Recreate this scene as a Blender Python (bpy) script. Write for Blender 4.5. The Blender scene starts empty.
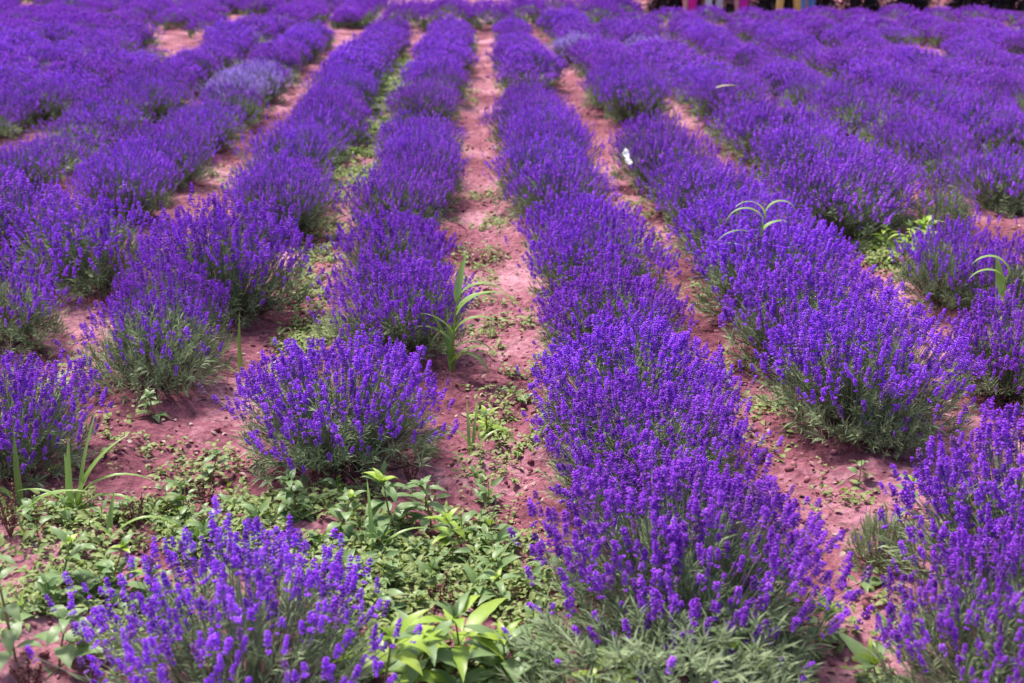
import bpy, math, random
import numpy as np
from mathutils import Vector, Matrix, Euler

# ------------------------------------------------------------------ camera, sky, sun, exposure
F, W, H = 1150.0, 1024, 683
CAM_H = 1.8
THETA = math.atan(421.5 / F)
YAW = math.atan(38.0 / F / math.cos(THETA) * math.cos(THETA) * 0.939)
sc = bpy.context.scene
C = sc.collection
cam_d = bpy.data.cameras.new('camera')
cam = bpy.data.objects.new('camera', cam_d)
C.objects.link(cam)
cam.location = (0, 0, CAM_H)
cam.rotation_euler = (math.pi / 2 - THETA, 0, -YAW)
cam_d.sensor_width = 36.0
cam_d.lens = F / W * 36.0
cam_d.clip_start = 0.05
cam_d.clip_end = 9000
cam_d.dof.use_dof = True
cam_d.dof.focus_distance = 4.1
cam_d.dof.aperture_fstop = 2.8
sc.camera = cam

world = bpy.data.worlds.new("World")
sc.world = world
world.use_nodes = True
wn = world.node_tree.nodes
wl = world.node_tree.links
bg = wn['Background']
sky = wn.new('ShaderNodeTexSky')
sky.sky_type = 'NISHITA'
sky.sun_disc = False
SUN_EL, SUN_AZ = math.radians(62), math.radians(-35)     # azimuth measured from +Y towards +X
sky.sun_elevation = SUN_EL
sky.sun_rotation = SUN_AZ
sky.air_density = 1.0
sky.dust_density = 3.5
wl.new(sky.outputs[0], bg.inputs[0])
bg.inputs[1].default_value = 0.115

sd = bpy.data.lights.new('sun', 'SUN')
sd.energy = 3.3
sd.angle = math.radians(10)
sd.color = (1.0, 0.95, 0.88)
so = bpy.data.objects.new('sun', sd)
C.objects.link(so)
sdir = Vector((math.sin(SUN_AZ) * math.cos(SUN_EL), math.cos(SUN_AZ) * math.cos(SUN_EL), math.sin(SUN_EL)))
so.rotation_euler = sdir.to_track_quat('Z', 'Y').to_euler()
so.location = (0, 0, 30)

sc.view_settings.view_transform = 'Standard'
sc.view_settings.look = 'None'
sc.view_settings.exposure = 1.0
sc.view_settings.gamma = 1.0
sc.render.engine = 'CYCLES'
sc.cycles.max_bounces = 6
sc.cycles.transparent_max_bounces = 4
sc.cycles.use_adaptive_sampling = True
sc.cycles.adaptive_threshold = 0.02

rng = np.random.default_rng(11)
random.seed(11)
CAMM = Matrix.Translation(cam.location) @ cam.rotation_euler.to_matrix().to_4x4()
CAMI = CAMM.inverted()

def at(px, py, z=0.0):
    """ground point seen through a pixel"""
    d = CAMM.to_3x3() @ Vector(((px - W / 2) / F, -(py - H / 2) / F, -1.0))
    t = (z - CAM_H) / d.z
    return (d.x * t, d.y * t)

def pix(x, y, z=0.0):
    p = CAMI @ Vector((x, y, z))
    return (W / 2 + F * p.x / -p.z, H / 2 - F * p.y / -p.z, -p.z)

# ------------------------------------------------------------------ noise and terrain height
def _hash(ix, iy, s):
    h = (ix * 374761393 + iy * 668265263 + s * 974634777) & 0xffffffff
    h = ((h ^ (h >> 13)) * 1274126177) & 0xffffffff
    return ((h ^ (h >> 16)) & 0xffff) / 65535.0

def vnoise(x, y, s=0):
    x = np.asarray(x, float); y = np.asarray(y, float)
    ix = np.floor(x).astype(np.int64); iy = np.floor(y).astype(np.int64)
    fx = x - ix; fy = y - iy
    fx = fx * fx * (3 - 2 * fx); fy = fy * fy * (3 - 2 * fy)
    a = _hash(ix, iy, s); b = _hash(ix + 1, iy, s); c = _hash(ix, iy + 1, s); d = _hash(ix + 1, iy + 1, s)
    return (a * (1 - fx) + b * fx) * (1 - fy) + (c * (1 - fx) + d * fx) * fy

ROW0, ROWD = 0.0575, 0.94
def row_x(i):
    return ROW0 + ROWD * (i + 0.5)

def height(x, y):
    x = np.asarray(x, float); y = np.asarray(y, float)
    ph = (x - ROW0) / ROWD
    furrow = -0.022 * np.cos(2 * np.pi * ph)            # high under the rows, low in the lanes
    edge = np.clip((22.5 - np.hypot(x * 0.5, y)) / 3.0, 0, 1)
    n = 0.05 * (vnoise(x * 0.7, y * 0.7, 1) - .5) + 0.035 * (vnoise(x * 3.1, y * 3.1, 2) - .5)
    n += 0.034 * (vnoise(x * 8, y * 8, 3) - .5) + 0.026 * (vnoise(x * 19, y * 19, 4) - .5)
    return furrow * edge + n

def gz(x, y): return float(height(x, y))

# ------------------------------------------------------------------ materials
def new_mat(name):
    m = bpy.data.materials.new(name)
    m.use_nodes = True
    return m, m.node_tree.nodes, m.node_tree.links, m.node_tree.nodes['Principled BSDF']

def attr_mat(name, stops_r, tip=None, rough=.6, spec=.3, trans=0.0, objvar=.0, tip_amt=.5, backface=None):
    """colour from the piece's own random number (Col.r), a second colour towards its tip (Col.g)"""
    m, N, L, P = new_mat(name)
    at_ = N.new('ShaderNodeAttribute'); at_.attribute_name = 'Col'
    sep = N.new('ShaderNodeSeparateColor'); L.new(at_.outputs['Color'], sep.inputs[0])
    rmp = N.new('ShaderNodeValToRGB'); L.new(sep.outputs[0], rmp.inputs[0])
    el = rmp.color_ramp.elements
    while len(el) < len(stops_r): el.new(.5)
    for i, (p, c) in enumerate(stops_r):
        el[i].position = p; el[i].color = (*c, 1)
    col = rmp.outputs[0]
    if tip is not None:
        mx = N.new('ShaderNodeMix'); mx.data_type = 'RGBA'
        ml = N.new('ShaderNodeMath'); ml.operation = 'MULTIPLY'; ml.inputs[1].default_value = tip_amt
        L.new(sep.outputs[1], ml.inputs[0]); L.new(ml.outputs[0], mx.inputs[0])
        L.new(col, mx.inputs[6]); mx.inputs[7].default_value = (*tip, 1)
        col = mx.outputs[2]
    if objvar:
        oi = N.new('ShaderNodeObjectInfo')
        hs = N.new('ShaderNodeHueSaturation')
        mr = N.new('ShaderNodeMapRange'); L.new(oi.outputs['Random'], mr.inputs[0])
        mr.inputs[3].default_value = 1 - objvar; mr.inputs[4].default_value = 1 + objvar
        L.new(mr.outputs[0], hs.inputs['Value'])
        mr2 = N.new('ShaderNodeMapRange'); L.new(oi.outputs['Random'], mr2.inputs[0])
        mr2.inputs[3].default_value = .5 + objvar * .035; mr2.inputs[4].default_value = .5 - objvar * .05
        L.new(mr2.outputs[0], hs.inputs['Hue'])
        L.new(col, hs.inputs['Color']); col = hs.outputs[0]
    if backface is not None:
        ge = N.new('ShaderNodeNewGeometry')
        mb = N.new('ShaderNodeMix'); mb.data_type = 'RGBA'
        L.new(ge.outputs['Backfacing'], mb.inputs[0]); L.new(col, mb.inputs[6]); mb.inputs[7].default_value = (*backface, 1)
        col = mb.outputs[2]
    L.new(col, P.inputs['Base Color'])
    P.inputs['Roughness'].default_value = rough
    P.inputs['Specular IOR Level'].default_value = spec
    if trans:
        out = N['Material Output']
        tr = N.new('ShaderNodeBsdfTranslucent'); L.new(col, tr.inputs[0])
        ms = N.new('ShaderNodeMixShader'); ms.inputs[0].default_value = trans
        L.new(P.outputs[0], ms.inputs[1]); L.new(tr.outputs[0], ms.inputs[2]); L.new(ms.outputs[0], out.inputs[0])
    return m

M = {}
M['blossom'] = attr_mat('violet_blossom', [(0, (.17, .08, .20)), (.06, (.12, .012, .34)), (.45, (.27, .026, .69)), (.8, (.37, .045, .86)), (1, (.48, .12, .93))], tip=(.62, .24, .98), rough=.9, spec=.04, trans=.22, objvar=.12, tip_amt=.55)
M['pale'] = attr_mat('pale_blossom', [(0, (.34, .16, .70)), (1, (.58, .42, .88))], tip=(.66, .46, .95), rough=.7, spec=.15, trans=.25, objvar=.05, tip_amt=.6)
M['stem'] = attr_mat('lavender_stem', [(0, (.13, .19, .07)), (1, (.28, .34, .19))], tip=(.20, .18, .26), rough=.6, spec=.3, trans=.0, tip_amt=.45)
M['foliage'] = attr_mat('lavender_foliage', [(0, (.11, .15, .07)), (.6, (.23, .29, .15)), (1, (.31, .38, .20))], tip=(.37, .45, .25), rough=.65, spec=.3, trans=.2, objvar=.15, tip_amt=.4)
M['wood'] = attr_mat('woody_twig', [(0, (.06, .035, .03)), (1, (.20, .14, .12))], rough=.85, spec=.2)
M['grass'] = attr_mat('grass_blade', [(0, (.20, .38, .03)), (1, (.36, .54, .06))], tip=(.50, .50, .20), rough=.32, spec=.55, trans=.4, tip_amt=.5, backface=(.26, .40, .10))
M['leaf'] = attr_mat('weed_leaf', [(0, (.03, .07, .012)), (.4, (.09, .18, .025)), (.6, (.26, .40, .05)), (.8, (.40, .54, .09)), (1, (.50, .54, .42))], tip=(.30, .42, .10), rough=.42, spec=.4, trans=.35, tip_amt=.35, backface=(.20, .30, .12))
M['bright_leaf'] = attr_mat('young_weed_leaf', [(0, (.20, .36, .03)), (1, (.42, .56, .07))], tip=(.40, .52, .10), rough=.4, spec=.5, trans=.4, tip_amt=.5)
M['cover'] = attr_mat('ground_cover_leaf', [(0, (.03, .06, .015)), (.3, (.10, .17, .03)), (.5, (.26, .38, .05)), (.7, (.40, .50, .10)), (.84, (.40, .42, .30)), (1, (.28, .10, .09))], rough=.55, spec=.3, trans=.25, backface=(.24, .30, .10))
M['litter'] = attr_mat('dry_litter', [(0, (.07, .03, .03)), (.4, (.20, .10, .085)), (.8, (.30, .20, .16)), (1, (.38, .30, .27))], rough=.6, spec=.35)
M['redweed'] = attr_mat('reddish_weed', [(0, (.14, .05, .05)), (1, (.26, .12, .09))], rough=.6, spec=.3, trans=.1)
M['weed_stem'] = attr_mat('weed_stem', [(0, (.18, .22, .06)), (1, (.25, .18, .10))], rough=.5, spec=.4)
M['clod'] = attr_mat('soil_clod', [(0, (.18, .055, .075)), (1, (.40, .17, .20))], rough=.95, spec=.1)

def soil_mat(name, c_dark, c_mid, c_light, scale=1.0):
    m, N, L, P = new_mat(name)
    tc = N.new('ShaderNodeTexCoord')
    n1 = N.new('ShaderNodeTexNoise'); n1.inputs['Scale'].default_value = 1.3 * scale; n1.inputs['Detail'].default_value = 6
    n2 = N.new('ShaderNodeTexNoise'); n2.inputs['Scale'].default_value = 26 * scale; n2.inputs['Detail'].default_value = 10; n2.inputs['Roughness'].default_value = .7
    vo = N.new('ShaderNodeTexVoronoi'); vo.inputs['Scale'].default_value = 38 * scale
    vo2 = N.new('ShaderNodeTexVoronoi'); vo2.inputs['Scale'].default_value = 13 * scale; vo2.feature = 'DISTANCE_TO_EDGE'
    for n in (n1, n2, vo, vo2): L.new(tc.outputs['Object'], n.inputs['Vector'])
    mx = N.new('ShaderNodeMath'); mx.operation = 'MULTIPLY_ADD'; mx.inputs[1].default_value = .42
    L.new(n2.outputs[0], mx.inputs[0])
    m2 = N.new('ShaderNodeMath'); m2.operation = 'MULTIPLY'; m2.inputs[1].default_value = .58
    L.new(n1.outputs[0], m2.inputs[0]); L.new(m2.outputs[0], mx.inputs[2])
    r = N.new('ShaderNodeValToRGB'); L.new(mx.outputs[0], r.inputs[0])
    e = r.color_ramp.elements; e.new(.5)
    for i, (p, c) in enumerate([(.36, c_dark), (.5, c_mid), (.63, c_light)]):
        e[i].position = p; e[i].color = (*c, 1)
    L.new(r.outputs[0], P.inputs['Base Color'])
    P.inputs['Roughness'].default_value = .95
    P.inputs['Specular IOR Level'].default_value = .12
    b1 = N.new('ShaderNodeBump'); b1.inputs['Strength'].default_value = .9; b1.inputs['Distance'].default_value = .02
    L.new(n2.outputs[0], b1.inputs['Height'])
    b2 = N.new('ShaderNodeBump'); b2.inputs['Strength'].default_value = .6; b2.inputs['Distance'].default_value = .012
    L.new(vo.outputs['Distance'], b2.inputs['Height']); L.new(b1.outputs[0], b2.inputs['Normal'])
    L.new(b2.outputs[0], P.inputs['Normal'])
    return m
M['soil'] = soil_mat('pink_soil', (.10, .027, .042), (.28, .100, .135), (.52, .27, .33))
M['track'] = soil_mat('pale_track', (.24, .15, .16), (.33, .21, .22), (.40, .28, .29), .4)

# ------------------------------------------------------------------ mesh helpers
class MB:
    """collects vertices, triangles/quads, per-vertex colour; builds ONE mesh object"""
    def __init__(s): s.v = []; s.f = []; s.c = []; s.n = 0
    def add(s, v, faces, c):
        v = np.asarray(v, float).reshape(-1, 3)
        c = np.asarray(c, float)
        s.v.append(v); s.c.append(c)
        for f in faces:
            if len(f): s.f.append(np.asarray(f) + s.n)
        s.n += len(v)
    def mesh(s, name, mat, smooth=False):
        me = bpy.data.meshes.new(name)
        v = np.concatenate(s.v); c = np.concatenate(s.c)
        loops = np.concatenate([f.ravel() for f in s.f])
        sizes = np.concatenate([np.full(len(f), f.shape[1]) for f in s.f])
        starts = np.concatenate([[0], np.cumsum(sizes)[:-1]])
        me.vertices.add(len(v)); me.vertices.foreach_set('co', v.astype(np.float32).ravel())
        me.loops.add(len(loops)); me.loops.foreach_set('vertex_index', loops.astype(np.int32))
        me.polygons.add(len(sizes)); me.polygons.foreach_set('loop_start', starts.astype(np.int32))
        me.polygons.foreach_set('loop_total', sizes.astype(np.int32))
        if smooth: me.polygons.foreach_set('use_smooth', np.ones(len(sizes), bool))
        me.update(calc_edges=True)
        a = me.color_attributes.new('Col', 'FLOAT_COLOR', 'POINT')
        cc = np.ones((len(v), 4), np.float32); cc[:, :2] = c[:, :2]
        a.data.foreach_set('color', cc.ravel())
        me.materials.append(mat)
        return me

def link(name, me, parent=None):
    o = bpy.data.objects.new(name, me); C.objects.link(o)
    if parent: o.parent = parent
    return o
def empty(name, loc=(0, 0, 0), rz=0.0):
    o = bpy.data.objects.new(name, None); C.objects.link(o)
    o.empty_display_size = .1
    o.location = loc; o.rotation_euler = (0, 0, rz)
    return o
def tag(o, label=None, cat=None, group=None, kind=None):
    if label: o['label'] = label
    if cat: o['category'] = cat
    if group: o['group'] = group
    if kind: o['kind'] = kind
    return o

def frames(d, roll):
    """rotation matrices whose z axis is d"""
    d = d / np.linalg.norm(d, axis=1, keepdims=True)
    up = np.where(np.abs(d[:, 2:3]) < .9, np.array([[0, 0, 1.]]), np.array([[1., 0, 0]]))
    x = np.cross(up, d); x /= np.linalg.norm(x, axis=1, keepdims=True)
    y = np.cross(d, x)
    c, s = np.cos(roll)[:, None], np.sin(roll)[:, None]
    x2 = c * x + s * y; y2 = -s * x + c * y
    return np.stack([x2, y2, d], axis=2)

def scatter(mb, tmpl, pos, R, scale, rnd):
    """template (verts, [faces], g) repeated: scale (n,3) or (n,)"""
    tv, tf, tg = tmpl
    n = len(pos)
    if n == 0: return
    scale = np.asarray(scale, float)
    if scale.ndim == 1: scale = np.repeat(scale[:, None], 3, 1)
    v = np.einsum('nij,nkj->nki', R, tv[None] * scale[:, None, :]) + pos[:, None, :]
    c = np.empty((n, len(tv), 2)); c[:, :, 0] = rnd[:, None]; c[:, :, 1] = tg[None]
    off = (np.arange(n) * len(tv))[:, None, None]
    mb.add(v.reshape(-1, 3), [(f[None] + off).reshape(-1, f.shape[1]) for f in tf], c.reshape(-1, 2))

def tubes(mb, P, r0, r1, sides, rnd):
    """P (n,k,3) paths"""
    n, k, _ = P.shape
    T = np.gradient(P, axis=1)
    T /= np.linalg.norm(T, axis=2, keepdims=True) + 1e-9
    ref = np.where(np.abs(T[..., 2:3]) < .95, np.array([0, 0, 1.]), np.array([1., 0, 0]))
    X = np.cross(ref, T); X /= np.linalg.norm(X, axis=2, keepdims=True) + 1e-9
    Y = np.cross(T, X)
    rad = (r0[:, None] * (1 - np.linspace(0, 1, k))[None] + r1[:, None] * np.linspace(0, 1, k)[None])
    V = []
    for j in range(sides):
        a = 2 * math.pi * j / sides
        V.append(P + (X * math.cos(a) + Y * math.sin(a)) * rad[..., None])
    V = np.stack(V, axis=2)                                # n,k,s,3
    base = (np.arange(n) * k * sides)[:, None, None]
    f = []
    for i in range(k - 1):
        for j in range(sides):
            j2 = (j + 1) % sides
            f.append([i * sides + j, i * sides + j2, (i + 1) * sides + j2, (i + 1) * sides + j])
    f = (np.array(f)[None] + base).reshape(-1, 4)
    c = np.empty((n, k, sides, 2)); c[..., 0] = rnd[:, None, None]; c[..., 1] = np.linspace(0, 1, k)[None, :, None]
    mb.add(V.reshape(-1, 3), [f], c.reshape(-1, 2))

OCT_F = np.array([[0, 2, 4], [2, 1, 4], [1, 3, 4], [3, 0, 4], [2, 0, 5], [1, 2, 5], [3, 1, 5], [0, 3, 5]])
OCT_V = np.array([[1, 0, 0], [-1, 0, 0], [0, 1, 0], [0, -1, 0], [0, 0, 1], [0, 0, -1.]])

def spike_template(lod, seed):
    """a flower spike, z up, real metres: whorls of florets, shrinking to the tip, one whorl apart below"""
    r = np.random.default_rng(seed)
    V, Fc, G = [], [], []; n = 0
    def octa(c, sx, sy, sz, az=0, tilt=0, g=0.5):
        nonlocal n
        v = OCT_V * (sx, sy, sz)
        ct, st = math.cos(tilt), math.sin(tilt)
        v = v @ np.array([[ct, 0, -st], [0, 1, 0], [st, 0, ct]])      # tilt in xz
        ca, sa = math.cos(az), math.sin(az)
        v = v @ np.array([[ca, sa, 0], [-sa, ca, 0], [0, 0, 1]])
        v = v * (1 + .15 * r.standard_normal((6, 1))) + c
        V.append(v); Fc.append(OCT_F + n); n += 6
        gg = np.full(6, g); gg[4] += .25; gg[0] += .3
        G.append(np.clip(gg, 0, 1))
    if lod == 0:
        K = r.integers(2, 6)
        zs = list(np.linspace(0, .0092 * (K - 1), K) + r.normal(0, .0008, K))
        rs = [.0092 * (1 - .35 * i / (K - 1)) for i in range(K)]
        if r.random() < .75: zs.append(-.018 - r.random() * .014); rs.append(.0075)
        for z, rad in zip(zs, rs):
            m = r.integers(5, 8)
            for j in range(m):
                if r.random() < .1: continue
                a = 2 * math.pi * (j + r.random() * .5) / m
                rr = rad * r.uniform(.55, .95)
                octa((rr * math.cos(a), rr * math.sin(a), z + r.normal(0, .0009)), .0054, .0032, .0034, a, r.uniform(-.6, .0), r.uniform(0, .95) ** 2)
        octa((0, 0, zs[K - 1] + .005), .0032, .0032, .005, 0, 0, .2)
    elif lod == 1:
        K = r.integers(2, 5)
        for i in range(K):
            z = .0125 * i; rad = .0098 * (1 - .35 * i / (K - 1))
            octa((r.normal(0, .0012), r.normal(0, .0012), z), rad * r.uniform(.8, 1.2), rad * r.uniform(.8, 1.2), .0052, r.random() * 3, r.normal(0, .3), r.uniform(0, .7))
        if r.random() < .6: octa((0, 0, -.018), .007, .007, .005, 0, 0, .3)
    else:
        octa((0, 0, .004), .0115, .0115, .0095, r.random() * 3, .3, r.uniform(0, .4))
        octa((.002, 0, .024), .0095, .0095, .0085, r.random() * 3, -.3, r.uniform(.1, .7))
    return (np.concatenate(V), [np.concatenate(Fc)], np.concatenate(G))
SPIKES = {l: [spike_template(l, 100 * l + s) for s in range(5)] for l in range(3)}

def tuft_template(lod, seed):
    """a leafy lavender shoot: narrow leaves around a short twig"""
    r = np.random.default_rng(seed)
    V, Fc, G = [], [], []
    m = (16, 9, 5)[lod]; L = .036 * (1, 1.1, 1.3)[lod]; wd = .0021 * (1, 1.7, 3.0)[lod]
    for i in range(m):
        z = .055 * i / m
        a = i * 2.4 + r.random()
        el = r.uniform(.7, 1.35)
        d = np.array([math.cos(a) * math.cos(el), math.sin(a) * math.cos(el), math.sin(el)])
        s = np.array([-math.sin(a), math.cos(a), 0]); l = L * r.uniform(.7, 1.2)
        b = np.array([0, 0, z])
        droop = np.array([math.cos(a), math.sin(a), -.3]) * l * .18
        v = [b, b + d * l * .5 + s * wd, b + d * l * .5 - s * wd, b + d * l + droop]
        V.append(np.array(v)); k = 4 * i
        Fc.append(np.array([[k, k + 1, k + 2], [k + 1, k + 3, k + 2]])); G.append(np.array([0, .4, .4, 1.]))
    return (np.concatenate(V), [np.concatenate(Fc)], np.concatenate(G))
TUFTS = {l: [tuft_template(l, 900 + 10 * l + s) for s in range(4)] for l in range(3)}

def bush_arrays(lod, kind, seed):
    """unit bush: radius .38, height .38; returns builders for blossom, stems, foliage, branches"""
    r = np.random.default_rng(seed)
    R, Hh = .37, .38
    n = {'full': (640, 800, 760), 'open': (400, 420, 400), 'sparse': (190, 190, 170), 'green': (34, 30, 24)}[kind][lod]
    # lumpy silhouette
    la, lb = r.random(6) * 6.28, r.uniform(.03, .10, 6)
    def lump(ph): return 1 + sum(lb[i] * np.cos((i + 1) * ph + la[i]) for i in range(6)) * .8
    ph = r.random(n) * 2 * math.pi
    u = np.sqrt(r.random(n)) ** .92
    edge = r.random(n) < .10
    rho = .93 * R * u * lump(ph) * (1 + .07 * r.standard_normal(n))
    z = Hh * (1 - .36 * (u ** 2.8)) * r.uniform(.80, 1.10, n) * (1 + .06 * np.cos(2 * ph + la[0]))
    z = np.where(edge, z * r.uniform(.55, .9, n), z)
    wild = r.random(n) < .10
    rho = np.where(wild, rho * r.uniform(1.0, 1.28, n), rho); z = np.where(r.random(n) < .12, z * r.uniform(1.0, 1.2, n), z)
    z = z * np.where(r.random(n) < .25, r.uniform(.72, 1, n), 1)
    if kind == 'green': z *= r.uniform(.6, 1.05, n)
    tip = np.stack([rho * np.cos(ph), rho * np.sin(ph), z], 1)
    tip[:, :2] += r.normal(0, .012, (n, 2))
    br = rho * r.uniform(.25, .5, n)
    base = np.stack([br * np.cos(ph), br * np.sin(ph), np.full(n, .03)], 1)
    ctrl = base * .45 + tip * .55; ctrl[:, 2] = z * .52; ctrl[:, :2] *= .93
    ctrl[:, :2] += r.normal(0, .012, (n, 2))
    kk = (5, 4, 3)[lod]
    t = np.linspace(0, 1, kk)[None, :, None]
    P = (1 - t) ** 2 * base[:, None] + 2 * t * (1 - t) * ctrl[:, None] + t * t * tip[:, None]
    dirs = tip - ctrl; dirs /= np.linalg.norm(dirs, axis=1, keepdims=True)
    dirs[:, 2] += 1.2; dirs += r.normal(0, .30, (n, 3))
    Rm = frames(dirs, r.random(n) * 6.28)
    sc_ = r.uniform(.62, 1.08, n) * (.94, 1.04, 1.2)[lod]
    rv = np.clip(r.normal(.5, .32, n), 0, 1)
    blossom = MB()
    w = r.integers(0, 5, n)
    for k in range(5):
        s = w == k
        if s.any(): scatter(blossom, SPIKES[lod][k], tip[s], Rm[s], np.stack([sc_[s], sc_[s], sc_[s] * r.uniform(.75, 1.15, s.sum())], 1), rv[s])
    stems = MB()
    tubes(stems, P, np.full(n, (.0013, .0016, .0022)[lod]), np.full(n, (.0009, .0012, .0016)[lod]), 3, r.random(n))
    # foliage mound
    m = {'full': (330, 250, 160), 'open': (360, 270, 170), 'sparse': (420, 320, 200), 'green': (520, 380, 230)}[kind][lod]
    fh = {'full': .62, 'open': .62, 'sparse': .70, 'green': .80}[kind]
    ph = r.random(m) * 2 * math.pi; cz = r.uniform(0.02, 1, m); 
    sh = np.sqrt(1 - cz ** 2) * lump(ph); depth = r.uniform(.45, 1.0, m) ** .6
    fp = np.stack([.84 * R * sh * np.cos(ph) * depth, .84 * R * sh * np.sin(ph) * depth, .02 + fh * Hh * cz * depth * r.uniform(.75, 1.1, m)], 1)
    fd = np.stack([np.cos(ph) * sh * .7, np.sin(ph) * sh * .7, .45 + cz * .8], 1) + r.normal(0, .25, (m, 3))
    Rf = frames(fd, r.random(m) * 6.28)
    fol = MB(); w = r.integers(0, 4, m); fs = r.uniform(.8, 1.5, m); fr = r.random(m)
    for k in range(4):
        s = w == k
        scatter(fol, TUFTS[lod][k], fp[s], Rf[s], fs[s], fr[s])
    # woody branches near the ground
    q = (70, 36, 14)[lod]
    ph = r.random(q) * 6.28; ln = R * r.uniform(.4, .85, q)
    b0 = np.stack([.03 * np.cos(ph), .03 * np.sin(ph), np.full(q, .0)], 1)
    b2 = np.stack([ln * np.cos(ph), ln * np.sin(ph), r.uniform(.03, .15, q)], 1)
    b1 = (b0 + b2) / 2 + r.normal(0, .03, (q, 3)) + (0, 0, -.01)
    t = np.linspace(0, 1, 5)[None, :, None]
    PB = (1 - t) ** 2 * b0[:, None] + 2 * t * (1 - t) * b1[:, None] + t * t * b2[:, None]
    PB += r.normal(0, .006, PB.shape)
    bra = MB(); tubes(bra, PB, np.full(q, .006), np.full(q, .0018), 4, r.random(q))
    return dict(blossom=blossom, flower_stems=stems, foliage=fol, branches=bra)

VAR = {}
def bush_variants(lod, kind, k):
    key = (lod, kind)
    if key not in VAR:
        VAR[key] = []
    while len(VAR[key]) <= k:
        s = 1000 * lod + {'full': 0, 'open': 150, 'sparse': 300, 'green': 600}[kind] + len(VAR[key])
        a = bush_arrays(lod, kind, s)
        mm = dict(blossom='blossom', flower_stems='stem', foliage='foliage', branches='wood')
        VAR[key].append({p: a[p].mesh('lavender_' + p, M[mm[p]]) for p in a})
    return VAR[key][k]

# ------------------------------------------------------------------ ground
def build_ground():
    ys = [-60, -20, -6, -2, 0.4]
    y = 1.6; st = .022
    while y < 60:
        ys.append(y); st = max(.022, .0055 * y); y += st
    ys += list(np.geomspace(62, 6000, 40))
    xs = [0.0]; x = 0
    while x < 40:
        x += max(.024, .012 * max(0, x - 2.0) + .024) if x < 20 else .8
        xs.append(x)
    xs += list(np.geomspace(44, 6000, 26))
    xs = np.array(sorted(set([-a for a in xs] + xs))); ys = np.array(ys)
    X, Y = np.meshgrid(xs, ys)
    Z = height(X, Y) * np.clip((70 - np.hypot(X, Y)) / 30, 0, 1)
    nx, ny = len(xs), len(ys)
    mb = MB()
    idx = np.arange(nx * ny).reshape(ny, nx)
    f = np.stack([idx[:-1, :-1], idx[:-1, 1:], idx[1:, 1:], idx[1:, :-1]], -1).reshape(-1, 4)
    mb.add(np.stack([X, Y, Z], -1), [f], np.zeros((nx * ny, 2)))
    o = link('ground', mb.mesh('ground', M['soil'], True)); o['kind'] = 'structure'
    # pale farm track across the far end
    xs = np.linspace(-2.6, 40, 110); vs = np.linspace(0, 1, 14)
    X, V = np.meshgrid(xs, vs)
    Y = 22.0 + .02 * X + V * 2.6 + .12 * np.sin(X * .7)
    Z = height(X, Y) + .012 * 1
    idx = np.arange(X.size).reshape(X.shape)
    f = np.stack([idx[:-1, :-1], idx[:-1, 1:], idx[1:, 1:], idx[1:, :-1]], -1).reshape(-1, 4)
    mb = MB(); mb.add(np.stack([X, Y, Z + .01], -1), [f], np.zeros((X.size, 2)))
    o = link('farm_track', mb.mesh('farm_track', M['track'], True)); o['kind'] = 'structure'
build_ground()

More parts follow.
